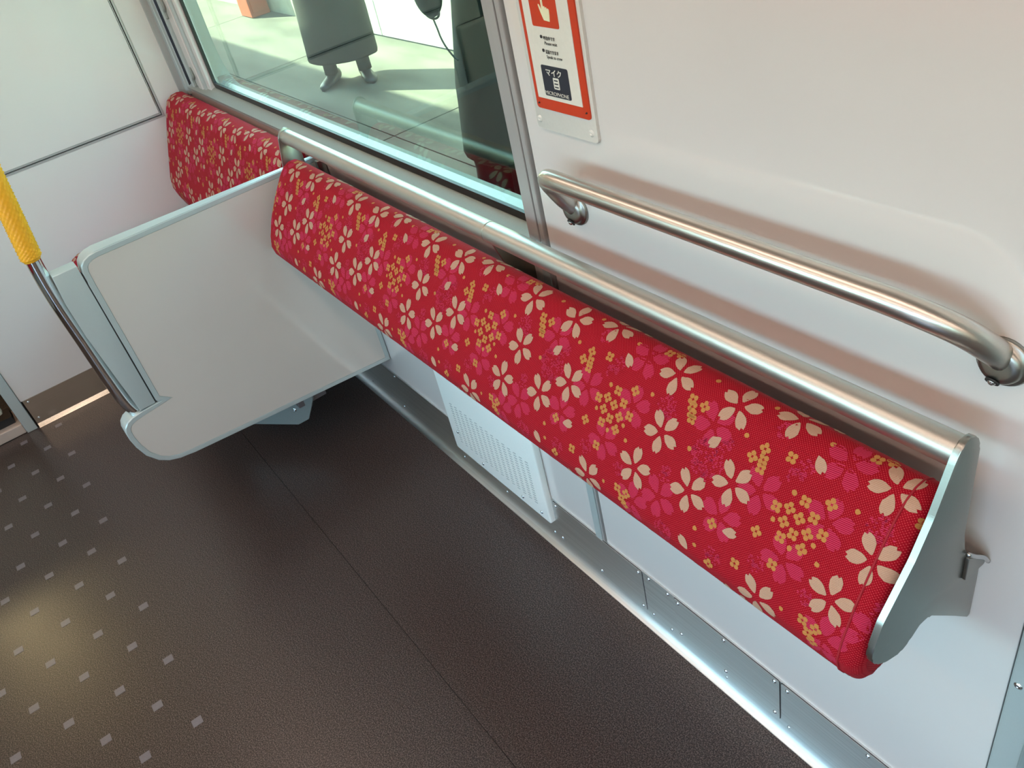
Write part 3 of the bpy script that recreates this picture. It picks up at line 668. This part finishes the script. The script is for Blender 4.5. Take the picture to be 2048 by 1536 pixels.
def text(s, x, z, size, m, y=.6208, wide=1.0, par=None, name='lettering', bold=0):
    cu = bpy.data.curves.new(name, 'FONT'); cu.body = s; cu.size = size; cu.align_x = 'LEFT'; cu.align_y = 'BOTTOM_BASELINE'; cu.extrude = .0001; cu.offset = bold
    t = bpy.data.objects.new('tmp', cu); COL.objects.link(t); bpy.context.view_layer.update()
    me = bpy.data.meshes.new_from_object(t.evaluated_get(bpy.context.evaluated_depsgraph_get())); bpy.data.objects.remove(t)
    me.materials.clear(); me.materials.append(m); o = bpy.data.objects.new(name, me); COL.objects.link(o); o.parent = par or ic
    xs_ = [v.co.x for v in me.vertices]; w_ = (max(xs_) - min(xs_)) if xs_ else 1
    o.matrix_basis = Matrix.Translation((x, y, z)) @ Matrix.Rotation(math.radians(90), 4, 'X') @ Matrix.Diagonal((wide / w_, 1, 1, 1)) @ Matrix.Translation((-(min(xs_) if xs_ else 0), 0, 0))
    return o
flat('bullet', -.8785, -.8740, 1.1305, 1.1345, .002, .6214, SINK); flat('bullet', -.8785, -.8740, 1.1140, 1.1180, .002, .6214, SINK)
text('呼出中です', -.8712, 1.1298, .0052, SINK, wide=.0225, bold=.00008)
text('Please wait', -.8702, 1.1238, .0056, SINK, wide=.0245)
text('通話できます', -.8712, 1.1133, .0052, SINK, wide=.0255, bold=.00008)
text('Speak to crew', -.8702, 1.1073, .0056, SINK, wide=.0305)
text('マイク', -.8775, 1.0860, .0098, SIGNW, y=.6206, wide=.0310, bold=.0002)
text('MICROPHONE', -.8855, 1.0605, .0068, SIGNW, y=.6206, wide=.0475, bold=-.00003)
mic = flat('microphone_symbol', -.8660, -.8545, 1.0692, 1.0835, .0015, .6210, SIGNW)
for k in range(3): obj('slot', B(-.8638, -.8567, .6207, .6213, 1.0712 + k * .0042, 1.0727 + k * .0042), SNAVY, mic)
hand = [(-.8640, 1.1530), (-.8530, 1.1520), (-.8515, 1.1600), (-.8512, 1.1655), (-.8530, 1.1672), (-.8550, 1.1665), (-.8562, 1.1685), (-.8585, 1.1675), (-.8592, 1.1695), (-.8612, 1.1690), (-.8618, 1.1700), (-.8622, 1.1840), (-.8640, 1.1850), (-.8655, 1.1838), (-.8655, 1.1650), (-.8690, 1.1705), (-.8708, 1.1712), (-.8712, 1.1695), (-.8680, 1.1610)]
obj('hand_symbol', prism(hand, 'y', .6209, .6215), SCREAM, ic)
bm = bmesh.new(); a_ = [(-.8638 + .0046 * math.cos(t * math.pi / 12), 1.1872 + .0046 * math.sin(t * math.pi / 12)) for t in range(24)]; b_ = [(-.8638 + .0031 * math.cos(t * math.pi / 12), 1.1872 + .0031 * math.sin(t * math.pi / 12)) for t in range(24)]
V1 = [bm.verts.new((p[0], .6209, p[1])) for p in a_]; V2 = [bm.verts.new((p[0], .6209, p[1])) for p in b_]
for k in range(24): bm.faces.new((V1[k], V1[(k + 1) % 24], V2[(k + 1) % 24], V2[k]))
obj('ring_symbol', bm, SCREAM, ic)
relink(ic)
ic.location += Vector((-.0042, .003, -.0015))
for o in ic.children: pass

# ============================================================ CEILING LAMPS and the opposite bench
LM = mat('lamp_diffuser', (.9, .9, .88), .5, emit=(1, .74, .60), es=LAMP)
for y, lab in ((-.20, 'long ceiling lamp strip on the side of the padded rest'), (-1.25, 'long ceiling lamp strip above the opposite bench')):
    cl = empty('ceiling_lamp', (1, y, CZ), label=lab, cat='lamp', group=None)
    obj('housing', B(-2.7, 4.6, y - .11, y + .11, CZ - .03, CZ - .001, bev=.004), ALU, cl)
    obj('diffuser', B(-2.68, 4.58, y - .085, y + .085, CZ - .045, CZ - .0305), LM, cl); relink(cl)
ob2 = empty('bench_seat', (0, -1.9, .35), label='long red bench seat on the opposite side, behind the camera', cat='seat')
obj('seat_cushion', B(-2.6, -.3, -1.95, -1.50, .33, .45, bev=.03, seg=4), mat('opposite_bench_red', (.45, .02, .04), .8), ob2); obj('seat_back', B(-2.6, -.3, -2.07, -1.97, .44, .82, bev=.03, seg=4), MATS['opposite_bench_red'], ob2)
obj('seat_pan', B(-2.58, -.32, -2.05, -1.6, .02, .33), mat('opposite_pan', (.4, .4, .4), .5), ob2); relink(ob2)

# ============================================================ PEOPLE ON THE PLATFORM
def skin_body(name, parent, J, E, root=0, m=SKIN):
    me = bpy.data.meshes.new(name); me.from_pydata([j[:3] for j in J], E, []); me.materials.append(m)
    o = bpy.data.objects.new(name, me); COL.objects.link(o); o.parent = parent
    o.modifiers.new('skin', 'SKIN'); me = o.data
    if not me.skin_vertices: me.attributes  # layer is created by the modifier
    sv = me.skin_vertices[0].data
    for i, j in enumerate(J):
        r = j[3]; sv[i].radius = (r, r) if isinstance(r, (int, float)) else r
    sv[root].use_root = True
    s = o.modifiers.new('sub', 'SUBSURF'); s.levels = 2; s.render_levels = 2
    return o
def loft(name, parent, rings, m, seg=28, wob=0, close=(True, True)):
    bm = bmesh.new(); rr = []
    for (cx, cy, z, a, b, rot) in rings:
        ring = []
        for k in range(seg):
            t = 2 * math.pi * k / seg; q = 1 + wob * math.sin(7 * t + z * 9)
            x, y = a * math.cos(t) * q, b * math.sin(t) * q
            ring.append(bm.verts.new((cx + x * math.cos(rot) - y * math.sin(rot), cy + x * math.sin(rot) + y * math.cos(rot), z)))
        rr.append(ring)
    for p, q in zip(rr, rr[1:]):
        for k in range(seg): bm.faces.new((p[k], p[(k + 1) % seg], q[(k + 1) % seg], q[k]))
    if close[0]: bm.faces.new(rr[0][::-1])
    if close[1]: bm.faces.new(rr[-1])
    return obj(name, bm, m, parent, smooth=True)
def hand_joints(J, E, wr, wi, d, side, thumb):
    """palm and five bent fingers from wrist index wi; d: pointing direction, side: across the palm"""
    d = Vector(d).normalized(); side = Vector(side).normalized(); nrm = d.cross(side); wr = Vector(wr)
    pk = wr + d * .045; J.append((*pk, (.030, .014))); E.append((wi, len(J) - 1)); pi_ = len(J) - 1
    for k, L in enumerate((.070, .078, .072, .058)):
        b = pk + side * (-.027 + .018 * k) + d * .03; J.append((*b, .009)); E.append((pi_, len(J) - 1)); q = len(J) - 1
        c = b + d * L * .5 + nrm * L * .12; J.append((*c, .008)); E.append((q, q + 1)); e = c + d * L * .35 + nrm * L * .32; J.append((*e, .0065)); E.append((q + 1, q + 2))
    b = wr + d * .03 + side * .032 * thumb; J.append((*b, .011)); E.append((pi_, len(J) - 1)); q = len(J) - 1
    c = b + d * .03 + side * .018 * thumb; J.append((*c, .009)); E.append((q, q + 1)); e = c + d * .026; J.append((*e, .0075)); E.append((q + 1, q + 2))
def person(cx, cy, face, feet, label, coat, legm, hem, hemr, hair_len, armdrop, shoe=BLKL, shoe_len=.24, leg_r=.045):
    """face: heading angle; feet: two (x, y, heading) on the ground"""
    pr = empty('person', (cx, cy, 0), label=label, cat='person')
    f = Vector((math.cos(face), math.sin(face), 0)); s = Vector((-f.y, f.x, 0)); c = Vector((cx, cy, 0)); Z = Vector((0, 0, 1))
    J = []; E = []
    def add(p, r, link=None):
        J.append((*p, r)); 
        if link is not None: E.append((link, len(J) - 1))
        return len(J) - 1
    pel = add(c + Z * .88, (.14, .10)); sp_ = add(c + Z * 1.08, (.12, .09), pel); ch = add(c + Z * 1.27, (.15, .10), sp_); nk = add(c + Z * 1.385, .048, ch); hd0 = add(c + Z * 1.44 + f * .012, .055, nk); hd = add(c + Z * 1.53 + f * .015, (.072, .085), hd0); hd2 = add(c + Z * 1.60 + f * .008, (.060, .066), hd)
    for sg_, (fx, fy, fa) in zip((1, -1), feet):
        ft = Vector((fx, fy, 0)); hip = add(c + s * .09 * sg_ + Z * .80, .085, pel); mid = (c + s * .09 * sg_).lerp(ft, .5)
        kn = add(Vector((mid.x, mid.y, .46)) + f * .02, .058, hip); add(Vector((mid.x * .4 + fx * .6, mid.y * .4 + fy * .6, .30)), .052, kn); an = add(ft + Z * .11, .018, len(J) - 1)
        g = Vector((math.cos(fa), math.sin(fa), 0)); add(ft + g * .03 + Z * .05, .014, an)
    for sg_ in (1, -1):
        sh = add(c + s * .165 * sg_ + Z * 1.31, .052, ch); ho, ha = armdrop[0 if sg_ == 1 else 1]
        el = add(c + s * .215 * sg_ + Z * 1.05 + f * ho * .3, .040, sh); wv = c + s * (.22 + ha) * sg_ + Z * .83 + f * ho + Z * max(0, ho) * .35; wr_ = add(wv, .027, el)
        dd = (wv - Vector(J[el][:3])).normalized(); hand_joints(J, E, wv, wr_, dd * .6 - Z * .6, f, 1)
    body = skin_body('body', pr, J, E)
    # face
    hc_ = c + Z * 1.535 + f * .015
    for q in (1, -1):
        bm = bmesh.new(); bmesh.ops.create_uvsphere(bm, u_segments=10, v_segments=8, radius=.012); ey = obj('eye', bm, WHT, pr, True); ey.location = hc_ + f * .075 + s * .030 * q + Z * .005
        bm = bmesh.new(); bmesh.ops.create_uvsphere(bm, u_segments=8, v_segments=6, radius=.006); e2 = obj('iris', bm, HAIR, ey, True); e2.location = f * .0085
        bm = bmesh.new(); bmesh.ops.create_uvsphere(bm, u_segments=10, v_segments=8, radius=.02); bmesh.ops.scale(bm, vec=(.5, .5, 1.3), verts=bm.verts); er = obj('ear', bm, SKIN, pr, True); er.location = hc_ + s * .082 * q
    obj('nose', T([hc_ + f * .083 + Z * .005, hc_ + f * .097 - Z * .022, hc_ + f * .083 - Z * .032], [.006, .011, .007], 10), SKIN, pr, True)
    obj('mouth', T([hc_ + f * .080 - s * .022 - Z * .050, hc_ + f * .088 - Z * .050, hc_ + f * .080 + s * .022 - Z * .050], [.003, .006, .003], 8), mat('lips', (.45, .14, .12), .5), pr, True)
    # hair
    bm = bmesh.new(); bmesh.ops.create_uvsphere(bm, u_segments=24, v_segments=16, radius=1); 
    for v in list(bm.verts):
        if v.co.dot(f) > .45 and v.co.z < .35: bm.verts.remove(v)
    for v in bm.verts:
        z = v.co.z * (.115 if v.co.z > 0 else hair_len); v.co = hc_ + (v.co - Z * v.co.z) * .096 + Z * (z + .012) - f * .012
    ho_ = obj('hair', bm, HAIR, pr, True); sm_ = ho_.modifiers.new('s', 'SOLIDIFY'); sm_.thickness = .012
    rot = face + math.pi / 2
    hc2 = Vector(((feet[0][0] + feet[1][0]) / 2, (feet[0][1] + feet[1][1]) / 2, 0))
    def L(t): return c.lerp(hc2, t)
    rr = [(L(1).x, L(1).y, hem, hemr[0], hemr[1], rot), (L(1).x, L(1).y, hem + .012, hemr[0] + .004, hemr[1] + .004, rot), (L(.8).x, L(.8).y, hem + .25, hemr[0] * .98, hemr[1] * .98, rot), (L(.4).x, L(.4).y, .70, .205, .155, rot), (cx, cy, .90, .20, .15, rot), (cx, cy, 1.08, .175, .13, rot), (cx, cy, 1.24, .195, .13, rot), (cx, cy, 1.33, .19, .105, rot), (cx, cy, 1.385, .10, .075, rot), (cx, cy, 1.41, .062, .06, rot)]
    loft('coat', pr, rr, coat, 32, .02, (True, False))
    # sleeves
    idx = [i for i, j in enumerate(J) if abs(j[2] - 1.31) < .001]
    for i in idx:
        a_, b_, c_ = (Vector(J[i + k][:3]) for k in (0, 1, 2)); obj('sleeve', T(catmull([a_, b_, b_.lerp(c_, .93)], 6), [.068] * 5 + [.060] * 4 + [.052] * 4, 16), coat, pr, True)
    # trousers or stockings and shoes
    for (fx, fy, fa), sg_ in zip(feet, (1, -1)):
        g = Vector((math.cos(fa), math.sin(fa), 0)); ft = Vector((fx, fy, 0)); mid = (c + s * .09 * sg_).lerp(ft, .5)
        obj('trouser_leg', T(catmull([Vector((mid.x, mid.y, .52)), Vector((mid.x * .4 + fx * .6, mid.y * .4 + fy * .6, .30)), ft + Z * .055], 5), [leg_r * 1.25] * 4 + [leg_r * 1.1] * 4 + [leg_r] * 3, 18), legm, pr, True)
        bm = bmesh.new(); sd_ = Vector((-g.y, g.x, 0)); rings = []; L_ = shoe_len
        for t, w_, h_ in ((-.30, .020, .045), (-.26, .034, .075), (-.12, .037, .082), (.05, .036, .062), (.25, .042, .050), (.45, .042, .042), (.60, .032, .034), (.68, .014, .022)):
            ring = []
            for k in range(12):
                a = 2 * math.pi * k / 12; ring.append(bm.verts.new(ft + g * (t * L_) + sd_ * w_ * math.cos(a) + Z * max(.0, h_ / 2 + h_ / 2 * math.sin(a))))
            rings.append(ring)
        for p, q in zip(rings, rings[1:]):
            for k in range(12): bm.faces.new((p[k], p[(k + 1) % 12], q[(k + 1) % 12], q[k]))
        bm.faces.new(rings[0][::-1]); bm.faces.new(rings[-1]); obj('shoe', bm, shoe, pr, True)
    relink(pr); return pr
person(-5.03, 2.12, math.radians(-60), [(-4.93, 2.17, math.radians(-15)), (-5.10, 2.02, math.radians(-50))],
       'person in a long charcoal coat and dark pointed shoes, farther along the platform', GRYC, GRYC, .15, (.23, .17), .14, [(.02, .02), (.02, .02)], leg_r=.042)
person(-2.57, 1.70, math.radians(-100), [(-2.54, 1.66, math.radians(-120)), (-2.70, 1.60, math.radians(-140))],
       'person in a black long coat and wide black trousers close to the window', BLK, BLK, .24, (.20, .16), .16, [(.02, .0), (.02, .0)], leg_r=.085)
bx_, by_, bz_ = -2.655, 1.459, .835
bg_ = empty('handbag', (bx_, by_, bz_ - .08), label='small round black handbag with a hanging strap beside the nearer person', cat='bag')
bm = bmesh.new(); bmesh.ops.create_uvsphere(bm, u_segments=24, v_segments=16, radius=1)
for v in bm.verts: v.co = Vector((v.co.x * .068, v.co.y * .04, v.co.z * .08)) + Vector((bx_, by_, bz_))
obj('bag_body', bm, BAGM, bg_, True)
obj('rim_ring', T([Vector((bx_ + .050 * math.cos(t / 20 * 6.283), by_, bz_ - .058 + .026 * math.sin(t / 20 * 6.283))) for t in range(21)], .004, 8), BAGM, bg_, True)
obj('strap', T(catmull([(bx_ + a, by_ + a * .12, bz_ - b) for a, b in ((0, .083), (.012, .12), (.018, .145), (.035, .175), (.065, .205), (.085, .215))], 5), .0032, 8), BAGM, bg_, True)
relink(bg_)
